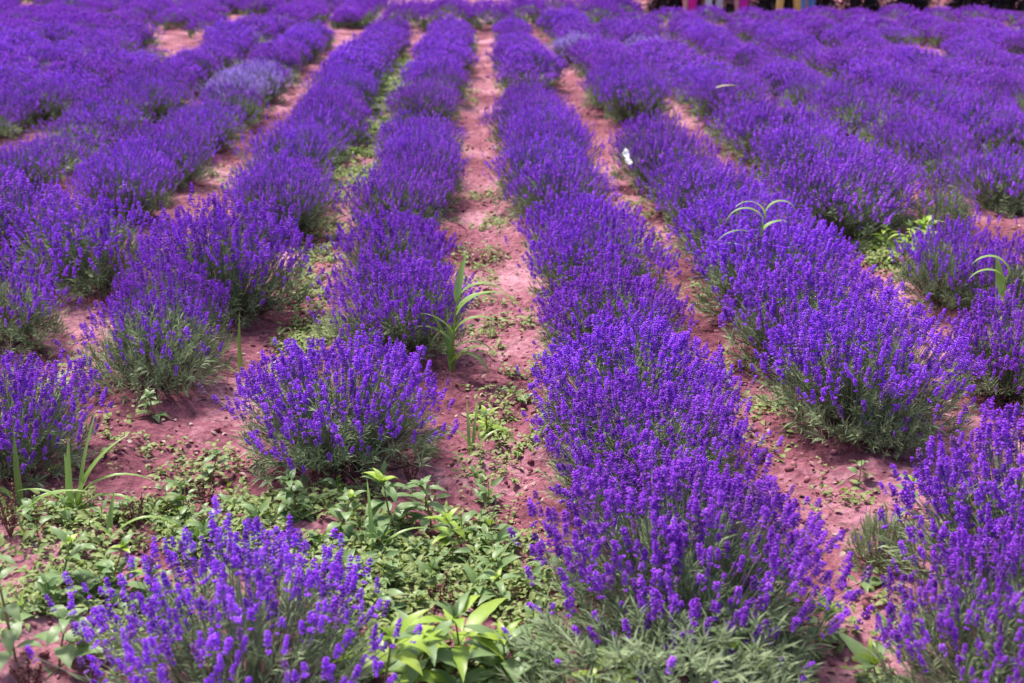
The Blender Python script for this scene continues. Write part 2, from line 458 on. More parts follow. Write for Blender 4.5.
# ------------------------------------------------------------------ where the bushes stand
# (pixel the bush stands on, radius, height, type, label)
NEAR = [
 (246, 704, .38, .40, 'open', 'frontmost lavender bush at the bottom left, its tall violet spikes over leafy weeds'),
 (340, 458, .385, .385, 'full', 'broad violet lavender bush with grey-green skirt behind the weeds left of the middle path'),
 (402, 352, .34, .37, 'full', 'violet lavender bush behind the arching grass left of the middle path'),
 (398, 288, .33, .37, 'full', 'violet lavender bush with long grass leaning at its right, left of the middle path'),
 (392, 238, .32, .36, 'full', 'rounded lavender bush fifth from the front beside the middle path'),
 (160, 392, .30, .36, 'sparse', 'half-bare lavender bush showing mostly grey-green leaves above bare pink soil'),
 (166, 362, .27, .40, 'open', 'loosely flowered lavender bush right behind the half-bare grey-green one'),
 (226, 312, .41, .52, 'full', 'tallest rounded lavender bush on the left, full of dark violet spikes'),
 (4, 474, .34, .37, 'full', 'violet lavender bush at the left edge behind broad grass blades'),
 (292, 184, .34, .38, 'full', 'full lavender bush behind the tallest left one, past a strip of bare soil'),
 (92, 288, .42, .42, 'open', 'wide lavender bush with loose pale violet spikes in front of a solid purple mass'),
 (2, 345, .34, .34, 'open', 'low lavender bush with loose flowers and grey-green skirt at the left edge'),
 (10, 268, .42, .42, 'full', 'violet lavender bush at the left edge behind the low loose-flowered one'),
 (684, 630, .41, .42, 'full', 'frontmost big lavender bush right of the middle path, grey-green at its foot'),
 (676, 716, .40, .27, 'green', 'nearly flowerless grey-green lavender fringe along the bottom edge under the front bush'),
 (652, 508, .37, .37, 'full', 'dense lavender bush directly behind the frontmost big one right of the middle path'),
 (632, 432, .39, .40, 'full', 'dense lavender bush third from the front right of the middle path'),
 (610, 358, .35, .35, 'full', 'dense lavender bush fourth from the front right of the middle path'),
 (596, 306, .37, .39, 'full', 'dense lavender bush fifth from the front right of the middle path'),
 (580, 262, .34, .35, 'full', 'dense lavender bush sixth from the front right of the middle path'),
 (856, 424, .39, .43, 'full', 'broad lavender bush with dark shaded foot and grey-green stems above pink soil at right'),
 (808, 364, .41, .40, 'full', 'lavender bush merging behind the broad one with the dark shaded foot'),
 (776, 314, .42, .42, 'full', 'lavender bush with arching maize-like grass in front at its left side'),
 (740, 270, .39, .38, 'full', 'lavender bush next behind the arching grass in the second row right'),
 (712, 234, .37, .38, 'full', 'lavender bush whose left foot shows dark beside the second soil path'),
 (1028, 600, .41, .43, 'full', 'tall lavender bush at the lower right edge with leaning spikes'),
 (992, 706, .30, .36, 'open', 'lavender bush at the bottom right corner showing grey-green stems'),
 (886, 452, .17, .24, 'green', 'small pale grey-green lavender plant hugging the right side of the broad bush'),
 (878, 562, .10, .20, 'green', 'little dark flowerless lavender plant alone on the right soil path'),
 (1016, 392, .34, .36, 'full', 'lavender bush at the right edge in front of the maize-like grass'),
 (945, 308, .27, .38, 'open', 'thin loose lavender bush beside bright green weeds at right'),
 (1010, 322, .30, .36, 'open', 'thin lavender bush under the maize-like grass at the right edge'),
 (862, 216, .36, .38, 'full', 'lavender bush with grey-green shaded foot behind the bright weeds at right'),
 (940, 232, .22, .34, 'sparse', 'wispy see-through lavender bush standing alone on the soil at right'),
 (1008, 212, .38, .38, 'full', 'lavender bush with dark grey-green foot at the right edge past the soil'),
 (666, 186, .38, .40, 'full', 'lavender bush that carries a small white butterfly on its left side'),
]
BARE = [  # soil showing: pixel ellipses
 (640, 142, 28, 12), 
 (178, 46, 40, 15), (236, 24, 34, 8), (345, 35, 22, 6), (392, 29, 20, 5), (286, 40, 12, 4), (22, 8, 30, 4),
 (215, 188, 30, 14), (208, 205, 40, 12), (905, 262, 30, 22), (925, 55, 30, 7), (940, 215, 40, 12),
 (960, 245, 50, 16), (620, 128, 16, 12), (100, 24, 16, 4), (655, 42, 3, 2), (600, 262, 0, 0), (508, 33, 0, 0), (440, 12, 0, 0),
]
spots = []     # x, y, R, H, type, label or None, row
for px, py, R_, H_, kind, lab in NEAR:
    x, y = at(px, py)
    spots.append([x, y, R_, H_, kind, lab, None])
for i in range(-19, 17):
    x0 = row_x(i)
    if i == 0: x0 += .03
    if i == 2: x0 -= .09
    if i == -3: x0 -= .05
    if i == -2: x0 += .05
    y = 2.2 + random.random() * .3
    while y < 28:
        cl = float(vnoise(i * 7.3, y * .55, 21))
        y += .47 * random.uniform(.85, 1.2)
        far_end = 28 if x0 < -1.4 else 19.0
        x = x0 + random.gauss(0, .045) + .05 * math.sin(y * .5 + i)
        if y > far_end: break
        px, py, d = pix(x, y, .15)
        if px < -60 or px > W + 60: continue
        by = pix(x, y)[1]
        if by > 236 and not (px < -25 or px > 1050): continue
        if by > 330: continue
        if any(((px - a) / max(c, .1)) ** 2 + ((by - b - 5) / max(e + 5, .1)) ** 2 < 1 for a, b, c, e in BARE if c > 0): continue
        if y > 7 and random.random() < .035: continue
        if any(math.hypot(x - s[0], y - s[1]) < .36 for s in spots): continue
        t = random.random()
        kind = 'open' if t < (.12 if i < 2 else .34) else ('sparse' if t < .16 and y > 9 else ('green' if t < .175 and y > 9 else 'full'))
        if by < 75 and px < 330 and kind == 'full' and random.random() < .35: kind = random.choice(('open', 'sparse', 'sparse', 'green'))
        hh = (.27 + .17 * cl) * random.uniform(.88, 1.12) * (1 if kind == 'full' else .85)
        spots.append([x, y, (.275 + .135 * cl + (.05 if i == 2 else .03 if i < -3 else -.01 if i in (-2, -3) else 0)) * random.uniform(.92, 1.08), hh, kind, None, i])
# a last cross row along the track
x = -1.2
while x < 13:
    px, py, d = pix(x, 20.6)
    spots.append([x, 20.6 + .02 * x + random.gauss(0, .08), random.uniform(.38, .46), random.uniform(.29, .37) if x > 2.6 else random.uniform(.44, .54), 'full', None, 99])
    x += random.uniform(.55, .75) if not 0.9 < x < 1.0 else 1.2

x = -1.6
while x < 2.7:
    spots.append([x, 21.4, .42, random.uniform(.46, .56), 'full', None, 99]); x += .6
# the 300 nearest in view are objects, the rest one mass
for s in spots: s.append(math.hypot(s[0], s[1]))
spots.sort(key=lambda s: s[7])
def in_view(s):
    px, py, d = pix(s[0], s[1], s[3])
    return -.8 * F * s[2] / d < px < W + .8 * F * s[2] / d and py < H + 60 and pix(s[0], s[1], 0)[1] > -3
view = [s for s in spots if in_view(s)]
single, mass = view[:292], view[292:]

ORD = ['', 'first', 'second', 'third', 'fourth', 'fifth', 'sixth', 'seventh', 'eighth', 'ninth', 'tenth', 'eleventh', 'twelfth', 'thirteenth',
       'fourteenth', 'fifteenth', 'sixteenth', 'seventeenth', 'eighteenth', 'nineteenth', 'twentieth', 'twenty-first', 'twenty-second',
       'twenty-third', 'twenty-fourth', 'twenty-fifth', 'twenty-sixth', 'twenty-seventh', 'twenty-eighth', 'twenty-ninth', 'thirtieth',
       'thirty-first', 'thirty-second', 'thirty-third', 'thirty-fourth', 'thirty-fifth', 'thirty-sixth', 'thirty-seventh', 'thirty-eighth']
def rowno(s):
    return s[6] if s[6] is not None else int(round((s[0] - ROW0) / ROWD - .5))
count = {}
PALE = [at(262, 118), at(262, 108), at(662, 60), at(585, 60)]
for j, s in enumerate(single):
    x, y, R_, H_, kind, lab, _, dist = s
    i = rowno(s)
    count[i] = count.get(i, 0) + 1
    pale = any(math.hypot(x - a, y - b) < .4 for a, b in PALE)
    if lab is None:
        look = {'full': 'rounded purple', 'open': 'loose purple', 'sparse': 'thin, loosely flowered', 'green': 'low grey-green'}[kind]
        if pale: look = 'pale lilac'
        if i == 99:
            lab = f'{look} lavender bush, {ORD[count[i]]} from the left in the crosswise row by the track'
        else:
            side = 'right' if i >= 0 else 'left'; k = i + 1 if i >= 0 else -i
            lab = f'{look} lavender bush, {ORD[count[i]]} from the front, row {ORD[k]} {side} of the middle path'
    lod = 0 if dist < 6.6 else (1 if dist < 12.5 else 2)
    nv = {'full': (5, 4, 4), 'open': (3, 2, 2), 'sparse': (2, 2, 2), 'green': (2, 1, 1)}[kind][lod]
    var = bush_variants(lod, kind, j % nv)
    root = empty('lavender_bush', (x, y, float(height(x, y)) - .012), random.random() * 6.28)
    k = R_ / .37; root.scale = (k, k, H_ / .38)
    tag(root, lab, 'lavender bush', 'lavender bushes planted in rows')
    for p in ('blossom', 'flower_stems', 'foliage', 'branches'):
        if lod == 2 and p in ('branches',) : continue
        o = link(p, var[p], root)
        if pale and p == 'blossom':
            o.material_slots[0].link = 'OBJECT'; o.material_slots[0].material = M['pale']

# far mass of lavender: one object (blossom) with its greenery
if mass:
    mbB, mbF = MB(), MB()
    for s in mass:
        x, y, R_, H_, kind = s[:5]
        r = rng; n = 560
        ph = r.random(n) * 6.28; u = np.sqrt(r.random(n))
        rho = R_ * u * (1 + .1 * r.standard_normal(n)); z = H_ * (1 - .5 * u ** 2.6) * r.uniform(.78, 1.1, n)
        z0 = float(height(x, y)) - .012
        tip = np.stack([x + rho * np.cos(ph), y + rho * np.sin(ph), z0 + z], 1)
        d = np.stack([.5 * u * np.cos(ph), .5 * u * np.sin(ph), np.ones(n)], 1) + r.normal(0, .12, (n, 3))
        rv = np.clip(r.normal(.5 + random.uniform(-.1, .1), .22, n), 0, 1)
        w = r.integers(0, 5, n); Rm = frames(d, ph); ss = r.uniform(.95, 1.4, n)
        for k in range(5):
            q = w == k
            scatter(mbB, SPIKES[2][k], tip[q], Rm[q], ss[q], rv[q])
        m = 170
        ph = r.random(m) * 6.28; cz = r.random(m); sh = np.sqrt(1 - cz ** 2)
        fp = np.stack([x + .85 * R_ * sh * np.cos(ph), y + .85 * R_ * sh * np.sin(ph), z0 + .6 * H_ * cz], 1)
        fd = np.stack([np.cos(ph) * sh * .6, np.sin(ph) * sh * .6, .6 + cz], 1)
        scatter(mbF, TUFTS[2][0], fp, frames(fd, ph), r.uniform(1.1, 1.9, m), r.random(m))
    o = link('lavender_field_mass', mbB.mesh('far_blossom', M['blossom']))
    tag(o, 'distant purple lavender merging into one mass at the far end', 'lavender', kind='stuff')
    link('foliage', mbF.mesh('far_foliage', M['foliage']), o)

# ------------------------------------------------------------------ leaves, blades, weeds
def leaf_mesh(mb, base, az, el, L, wd, curl=.5, rnd=.5, serr=0.0, rows=6, fold=.25, twist=0.0, shape='ovate'):
    """one leaf or blade as a curved folded strip"""
    t = np.linspace(0, 1, rows)
    p = np.array(base, float); pts = [p.copy()]; e = el; Tn = []
    for i in range(rows - 1):
        d = np.array([math.cos(az) * math.cos(e), math.sin(az) * math.cos(e), math.sin(e)])
        Tn.append(d); p = p + d * L / (rows - 1); pts.append(p.copy()); e -= curl / (rows - 1)
    Tn.append(Tn[-1])
    V, Cc = [], []
    for i in range(rows):
        tt = t[i]
        if shape == 'ovate': w = wd * (math.sin(math.pi * min(1, tt * .92 + .08) ** .75)) * (1 - .25 * tt)
        else: w = wd * min(1, tt * 5 + .35) * (1 - tt ** 2.2)
        if serr and i % 2: w *= 1 - serr
        tw = az + math.pi / 2 + twist * tt
        s = np.array([math.cos(tw), math.sin(tw), 0])
        nrm = np.cross(s, Tn[i]); nrm *= np.sign(nrm[2] + 1e-6)
        V += [pts[i] - s * w + nrm * w * fold, pts[i], pts[i] + s * w + nrm * w * fold]
        Cc += [[rnd, tt]] * 3
    f = []
    for i in range(rows - 1):
        a = 3 * i
        f += [[a, a + 1, a + 4, a + 3], [a + 1, a + 2, a + 5, a + 4]]
    mb.add(np.array(V), [np.array(f)], np.array(Cc))
    return pts[-1]


def make_grass(px, py, blades, label, group='tall grass clumps'):
    """blades: (azimuth deg, elevation deg, length, width, curl)"""
    x, y = at(px, py); root = empty('tall_grass', (x, y, gz(x, y) - .01))
    tag(root, label, 'grass clump', group)
    for az, el, L, wd, cu in blades:
        mb = MB()
        leaf_mesh(mb, (random.gauss(0, .012), random.gauss(0, .012), 0), math.radians(az), math.radians(el), L * 1.3, wd * 1.7, cu, random.random(), rows=13, fold=.3, twist=random.uniform(-.6, .6), shape='blade')
        link('blade', mb.mesh('grass_blade', M['grass'], True), root)
    return root

def culm_grass(px, py, H_, leaves, label):
    """a grass with an upright culm and leaves leaving it at nodes: (height share, az, el, L, w, curl)"""
    x, y = at(px, py); root = empty('tall_grass', (x, y, gz(x, y) - .01))
    tag(root, label, 'grass clump', 'tall grass clumps')
    H_ *= 1.3
    P = np.array([[[0, 0, 0], [.006, 0, H_ * .4], [.016, .004, H_ * .75], [.03, .004, H_]]])
    mb = MB(); tubes(mb, P, np.array([.0055]), np.array([.003]), 6, np.array([.4]))
    link('stem', mb.mesh('grass_culm', M['grass'], True), root)
    for hs, az, el, L, wd, cu in leaves:
        mb = MB(); leaf_mesh(mb, (.03 * hs ** 2, 0, H_ * hs), math.radians(az), math.radians(el), L * 1.35, wd * 2.8, cu, random.random(), rows=13, fold=.3, twist=random.uniform(-.4, .4), shape='blade')
        link('blade', mb.mesh('grass_blade', M['grass'], True), root)
    return root

# grass, each clump its own
culm_grass(452, 374, .26, [(.55, 200, 60, .14, .004, .9), (.7, 10, 70, .30, .006, 2.6), (.8, 5, 68, .24, .0055, 2.9), (.95, 60, 80, .16, .007, .5), (1, 5, 55, .22, .006, 2.5), (.3, -20, 55, .16, .005, 1.8), (.2, 150, 72, .17, .0065, .3), (.15, -40, 60, .20, .006, 2.4), (.1, 20, 65, .2, .005, 2.3), (.4, 170, 60, .16, .005, 1.6), (.5, 0, 70, .22, .006, 2.6), (.05, 100, 78, .2, .006, .5)], 'tall arching grass clump on the left edge of the middle soil path')
make_grass(240, 372, [(80, 86, .22, .007, .2), (170, 50, .16, .0035, 1.9), (200, 45, .12, .003, 1.5)], 'upright green grass blade beside the half-bare lavender bush')
make_grass(352, 352, [(100, 80, .16, .007, .5), (60, 84, .14, .007, .3), (190, 60, .12, .004, 1.8), (10, 60, .12, .004, 1.9)], 'short green grass tuft between two lavender bushes left of the path')
make_grass(28, 512, [(95, 88, .20, .007, .3), (170, 60, .16, .006, 1.4), (160, 35, .14, .005, 1.2)], 'single broad upright grass blade near the left edge over violet spikes')
make_grass(76, 520, [(80, 86, .20, .008, .25), (60, 82, .26, .006, .5), (110, 80, .16, .006, .7), (10, 68, .30, .006, 2.4), (-10, 50, .26, .005, 2.2), (40, 78, .24, .008, 1.2), (0, 30, .2, .004, 1.0), (170, 55, .2, .005, 1.5)], 'broad-bladed grass clump with blades arching right at the lower left')
culm_grass(752, 312, .38, [(.9, 170, 62, .18, .006, 2.6), (1, 0, 60, .16, .006, 2.8), (.8, 10, 50, .13, .007, 1.6), (.7, 190, 50, .20, .004, 1.9), (.95, 200, 70, .16, .004, 2.0), (.5, 170, 60, .18, .006, 1.6), (.3, 185, 40, .2, .005, 2.0)], 'maize-like grass with drooping blades in the second row right')
culm_grass(990, 352, .27, [(1, 170, 78, .16, .008, 2.5), (.9, 175, 60, .15, .007, 2.2), (.6, 100, 80, .17, .010, .4), (.5, -90, 76, .12, .009, .6), (.3, 175, 55, .14, .006, 1.9), (.3, 5, 60, .15, .006, 1.5)], 'light green maize-like grass at the right edge above thin lavender')
make_grass(664, 312, [(90, 84, .24, .004, .8), (170, 70, .17, .004, 1.8), (10, 80, .2, .004, 1.6)], 'thin pale grass blades poking out of the first row right of the path')
make_grass(262, 372, [(0, 55, .20, .007, 1.5), (10, 40, .24, .005, 1.9), (30, 62, .15, .008, 1.8)], 'low arching grass clump leaning right behind the broad left bush')
make_grass(372, 560, [(100, 82, .20, .005, .9), (20, 60, .2, .004, 1.9)], 'lone narrow grass blade standing among the foreground weeds')
make_grass(110, 545, [(15, 55, .22, .005, 2.4), (160, 55, .18, .004, 2.1), (80, 80, .12, .006, .6)], 'small arching grass tuft over creeping weeds at lower left')
make_grass(470, 450, [(95, 82, .16, .004, .8), (30, 65, .14, .004, 1.6), (150, 70, .14, .0035, 1.5), (75, 80, .15, .004, .6)], 'fine grass tuft beside the broad left bush on the path edge')
make_grass(640, 250, [(85, 84, .2, .004, .6), (10, 66, .14, .004, 2)], 'small upright grass beside the second soil path')
make_grass(12, 530, [(0, 60, .22, .006, 1.4), (170, 70, .2, .007, 1.0), (30, 40, .24, .005, 1.5), (180, 30, .2, .006, 1.4)], 'spreading grass clump at the left edge beside the tall broadleaf weed')

def make_weed(px, py, H_, nodes, L, wd, label, mat='leaf', tilt=(0, 0), top=True, spread=1.0, top_mat='bright_leaf', per=3, serr=.12):
    tilt = (tilt[0] + random.gauss(0, .03) * (H_ < .3), tilt[1] + random.gauss(0, .03)); per = random.choice((2, 3, 4)); L *= random.uniform(.9, 1.2); top_mat = random.choice(('bright_leaf', 'leaf'))
    """broadleaf weed: leafy stem, leaves at nodes growing smaller upwards, young bright rosette on top"""
    x, y = at(px, py); root = empty('broadleaf_weed', (x, y, gz(x, y) - .01))
    tag(root, label, 'weed', 'broadleaf weeds growing among the rows')
    tx, ty = tilt
    P = np.array([[[0, 0, 0], [tx * .3, ty * .3, H_ * .4], [tx * .7, ty * .7, H_ * .75], [tx, ty, H_]]])
    mb = MB(); tubes(mb, P, np.array([.004]), np.array([.002]), 5, np.array([random.random()]))
    link('stem', mb.mesh('weed_stem', M['weed_stem'], True), root)
    mb = MB(); a = random.random() * 6
    for i in range(nodes):
        hs = .12 + .8 * i / max(1, nodes - 1)
        for j in range(per):
            az = a + j * 6.283 / per + random.gauss(0, .5)
            ll = L * (1.1 - .5 * hs) * random.uniform(.75, 1.15)
            b = np.array([tx * hs, ty * hs, H_ * hs])
            el = random.uniform(-.1, .7) + .3 * hs
            pe = b + np.array([math.cos(az) * math.cos(el), math.sin(az) * math.cos(el), math.sin(el)]) * ll * .22
            tubes(mb, np.array([[b, (b + pe) / 2, pe]]), np.array([.0012]), np.array([.001]), 3, np.array([.5]))
            leaf_mesh(mb, pe, az, el - .1, ll * spread, wd * (1.1 - .45 * hs) * random.uniform(.85, 1.15), random.uniform(.7, 1.5), np.clip(random.gauss(.45, .25), 0, 1), serr=serr, rows=9, fold=random.uniform(.1, .35), twist=random.uniform(-.3, .3))
        a += 1.1
    link('leaves', mb.mesh('weed_leaves', M[mat], True), root)
    if top:
        mb = MB(); na = random.randint(4, 8)
        for j in range(na):
            az = a + j * 2.4 + random.gauss(0, .35); el = 1.35 - .9 * j / na + random.gauss(0, .15)
            leaf_mesh(mb, (tx, ty, H_), az, el, L * (.28 + .06 * j) * random.uniform(.7, 1.2), wd * (.3 + .05 * j), random.uniform(.6, 1.4), random.random(), rows=8, fold=.3, twist=random.uniform(-.3, .3), serr=.1)
        link('young_leaves', mb.mesh('weed_top', M[top_mat], True), root)
    return root

WEEDS = [
 (18, 672, .40, 6, .10, .020, 'tall stout broadleaf weed rising along the left edge at the lower corner', 'leaf', (-.02, 0)),
 (58, 668, .16, 3, .12, .030, 'low weed with large pale leaves next to the tall weed at lower left', 'leaf', (.02, 0)),
 (110, 590, .12, 3, .09, .022, 'small leafy weed just behind the frontmost bottom-left lavender spikes', 'leaf', (0, 0)),
 (150, 600, .10, 3, .08, .020, 'little weed among creeping leaves behind the bottom-left lavender', 'leaf', (0, 0)),
 (298, 520, .14, 4, .08, .020, 'green weed at the foot of the broad left bush, left one', 'leaf', (.01, 0)),
 (392, 530, .19, 4, .11, .024, 'weed with pale shiny leaves in front of the broad left lavender bush', 'leaf', (0, 0)),
 (462, 538, .13, 4, .09, .017, 'bright-topped weed beside the bare soil patch on the middle path', 'bright_leaf', (0, 0)),
 (487, 428, .10, 4, .075, .015, 'bright green weed in the middle of the soil path', 'bright_leaf', (0, 0)),
 (448, 352, .08, 3, .06, .014, 'pale-topped weed at the foot of the tall arching grass', 'bright_leaf', (0, 0)),
 (462, 655, .19, 5, .17, .030, 'large bright weed in the foreground below the middle path', 'bright_leaf', (0, 0)),
 (415, 672, .14, 5, .15, .032, 'weed with big glossy leaves left of the large bright foreground weed', 'leaf', (0, 0)),
 (508, 672, .14, 5, .15, .030, 'glossy foreground weed between the large bright weed and the front lavender', 'leaf', (0, 0)),
 (545, 690, .12, 3, .12, .028, 'foreground weed tucked against the front right lavender bush', 'leaf', (0, 0)),
 (385, 694, .14, 4, .15, .028, 'foreground weed at the bottom edge beside the bottom-left lavender', 'bright_leaf', (0, 0)),
 (338, 540, .13, 4, .09, .022, 'upright weed under the front skirt of the broad left bush', 'leaf', (0, 0)),
 (432, 522, .16, 4, .09, .022, 'leafy weed between the pale shiny weed and the bright-topped one', 'leaf', (0, 0)),
 (62, 600, .14, 4, .11, .024, 'leafy weed behind the low pale-leaved one at lower left', 'leaf', (0, 0)),
 (210, 478, .10, 4, .08, .020, 'small weed on the pink soil left of the broad left bush', 'leaf', (0, 0)),
 (500, 600, .10, 3, .09, .022, 'weed with grey shaded leaves at the left edge of the front right bush', 'leaf', (0, 0)),
 (600, 715, .16, 3, .12, .028, 'weed with two pale leaves under the front right lavender bush', 'bright_leaf', (0, 0)),
 (745, 720, .17, 3, .14, .030, 'broadleaf weed at the bottom edge right of the front lavender bush', 'bright_leaf', (0, 0)),
 (905, 520, .15, 4, .10, .020, 'green weed growing from the left flank of the tall lower-right bush', 'leaf', (-.02, 0)),
 (880, 690, .11, 3, .12, .034, 'pale broad-leaved weed on the soil at the lower right corner', 'leaf', (0, 0)),
 (810, 640, .10, 3, .10, .022, 'small weed beside the foot of the front bush on the right soil path', 'leaf', (0, 0)),
 (126, 345, .18, 5, .06, .016, 'pale-leaved upright weed in front of the tallest left lavender bush', 'leaf', (0, 0)),
 (186, 318, .26, 5, .06, .014, 'small bright-topped weed poking out of the tallest left bush', 'bright_leaf', (0, 0)),
 (48, 352, .08, 3, .07, .020, 'low round-leaved weed between the left-edge lavender bushes', 'leaf', (0, 0)),
 (155, 425, .09, 3, .06, .018, 'small green weed under the half-bare lavender bush', 'leaf', (0, 0)),
 (903, 268, .22, 6, .13, .028, 'leafy bright green weed, nearer of two beside thin lavender at right', 'bright_leaf', (0, 0)),
 (920, 254, .20, 6, .14, .028, 'leafy green weed, farther of two beside thin lavender at right', 'bright_leaf', (0, 0)),
 (884, 254, .14, 4, .10, .024, 'low green weed left of the leafy pair at right', 'bright_leaf', (0, 0)),
 (962, 262, .10, 4, .08, .018, 'yellow-green weed behind the thin lavender at right', 'bright_leaf', (0, 0)),
 (1018, 292, .09, 4, .08, .018, 'yellow-green weed at the right edge behind the maize-like grass', 'bright_leaf', (0, 0)),
 (433, 186, .13, 4, .08, .018, 'bright weed by a small dark bush at the middle path, near one', 'bright_leaf', (0, 0)),
 (456, 172, .12, 4, .07, .016, 'green weed by a small dark bush at the middle path, far one', 'leaf', (0, 0)),
 (40, 325, .0, 0, 0, 0, None, '', None),
 (40, 310, .10, 3, .05, .014, 'small dark weed in front of the wide loose lavender bush', 'leaf', (0, 0)),
 (370, 182, .07, 3, .08, .018, 'green weed patch plant in the left lane, nearest of its line', 'bright_leaf', (0, 0)),
 (352, 160, .08, 3, .08, .018, 'green weed in the left lane, second of its line', 'bright_leaf', (0, 0)),
 (372, 132, .12, 4, .10, .022, 'taller green weed in the left lane, third of its line', 'bright_leaf', (0, 0)),
 (396, 92, .14, 4, .12, .026, 'yellow-green weed in the left lane, farthest of its line', 'bright_leaf', (0, 0)),
]
for wd_ in WEEDS:
    if wd_[6] is None: continue
    make_weed(wd_[0], wd_[1], *wd_[2:7], mat=wd_[7], tilt=wd_[8])

def make_redweed(px, py, H_, label):
    x, y = at(px, py); root = empty('reddish_weed', (x, y, gz(x, y) - .01)); tag(root, label, 'weed', 'dry reddish weed spikes')
    k = 7; P = []
    for i in range(k):
        a = i * 2.4; s = .25 + .6 * random.random()
        P.append([[0, 0, 0], [.015 * math.cos(a), .015 * math.sin(a), H_ * .4 * s], [.03 * math.cos(a), .03 * math.sin(a), H_ * s], [.035 * math.cos(a), .035 * math.sin(a), H_ * (s + .25)]])
    P = np.array(P); mb = MB(); tubes(mb, P, np.full(k, .0022), np.full(k, .001), 4, rng.random(k)); link('stem', mb.mesh('redweed_stem', M['redweed']), root)
    mb = MB()
    for q in P:
        n = 16; t = rng.random(n)[:, None]
        pos = q[1] * (1 - t) + q[3] * t + rng.normal(0, .003, (n, 3))
        scatter(mb, (OCT_V * (.004, .004, .006), [OCT_F], np.zeros(6)), pos, frames(rng.normal(0, .4, (n, 3)) + (0, 0, 1), rng.random(n)), rng.uniform(.6, 1.4, n), rng.random(n))
    link('seed_heads', mb.mesh('redweed_seeds', M['redweed']), root)
for px, py, h_, lab in [(135, 528, .13, 'reddish dry weed spike right of the arching grass at lower left'), (12, 545, .2, 'reddish dry weed by the left edge under the grass'),
                        (205, 500, .08, 'short reddish weed left of the broad left bush foot'), (410, 480, .12, 'reddish weed spike at the right foot of the broad left bush'),
                        (428, 640, .14, 'reddish dry weed standing in the large foreground leaves'), (520, 655, .12, 'reddish weed between glossy foreground leaves and front bush'),
                        (440, 600, .10, 'reddish weed spike on the weedy foreground ground'), (30, 690, .1, 'reddish weed at the bottom left corner')]:
    make_redweed(px, py, h_, lab)

# ---- creeping ground cover, litter, clods (uncountable)
PATCH = [  # pixel ellipses, density per m2
 (120, 580, 170, 90, 700), (300, 560, 200, 75, 900), (440, 620, 150, 90, 1100), (440, 560, 110, 50, 700), (160, 480, 120, 40, 300), (240, 520, 80, 30, 500), (60, 640, 100, 60, 800),
 (490, 470, 45, 30, 260), (520, 435, 40, 18, 500), (510, 365, 50, 14, 520), (500, 325, 40, 12, 700), (485, 220, 35, 8, 420), (480, 195, 20, 6, 300),
 (320, 360, 50, 16, 300), (300, 340, 30, 12, 200), (322, 240, 26, 22, 420), (348, 175, 28, 34, 1000), (365, 130, 22, 24, 1300), (392, 90, 12, 34, 1500), (385, 110, 16, 24, 1300),
 (903, 262, 36, 26, 1500), (960, 285, 60, 30, 350), (870, 640, 60, 60, 160), (920, 680, 60, 30, 350), (860, 560, 40, 50, 90), (770, 690, 60, 20, 300),
 (625, 28, 10, 16, 1500), (600, 34, 8, 20, 1300), (515, 22, 14, 5, 1300), (577, 34, 7, 18, 1300), (470, 45, 8, 12, 500), (590, 260, 0, 0, 0), (470, 95, 9, 12, 200), (700, 290, 20, 14, 260), (690, 300, 12, 20, 160),
 (560, 15, 0, 0, 0), (20, 370, 70, 30, 350), (110, 440, 40, 20, 250), (730, 470, 40, 14, 100),
 (318, 335, 40, 30, 800), (285, 385, 36, 24, 500), (500, 400, 36, 60, 300), (505, 520, 50, 30, 300), (315, 280, 26, 34, 650), (480, 260, 34, 20, 200), (490, 300, 30, 26, 240), (740, 400, 30, 60, 240), (840, 500, 40, 30, 220), (640, 230, 16, 40, 200), (240, 175, 26, 20, 120), (60, 400, 60, 18, 350), (110, 520, 110, 30, 450),
]
def patch_points(scale=1.0, extra=0.0):
    out = []
    for a, b, c, e, dn in PATCH:
        if c == 0: continue
        q = [at(a + c * math.cos(t), b + e * math.sin(t)) for t in np.linspace(0, 6.28, 24)]
        q = np.array(q); lo, hi = q.min(0), q.max(0); area = (hi - lo).prod()
        n = int(min(area * dn * scale, 16000))
        p = lo + rng.random((n, 2)) * (hi - lo)
        ce = (lo + hi) / 2; hf = (hi - lo) / 2
        k = (((p - ce) / hf) ** 2).sum(1)
        keep = (k < 1) & (rng.random(n) < 1.25 - k) & (.6 * vnoise(p[:, 0] * 6, p[:, 1] * 6, 9) + .4 * vnoise(p[:, 0] * 17, p[:, 1] * 17, 19) > .40)
        out.append(p[keep])
    return np.concatenate(out)

def small_leaf(L, w, n=4, seed=0):
    mb = MB(); leaf_mesh(mb, (0, 0, 0), 0, .3, L, w, .9, 0, rows=n, fold=.25)
    v = mb.v[0]; 
    return (v, [mb.f[0]], mb.c[0][:, 1])
LT = [small_leaf(.026, .0075, 5), small_leaf(.020, .008, 5), small_leaf(.034, .008, 5), small_leaf(.016, .006, 4)]
mb = MB()
p = patch_points(1.7)
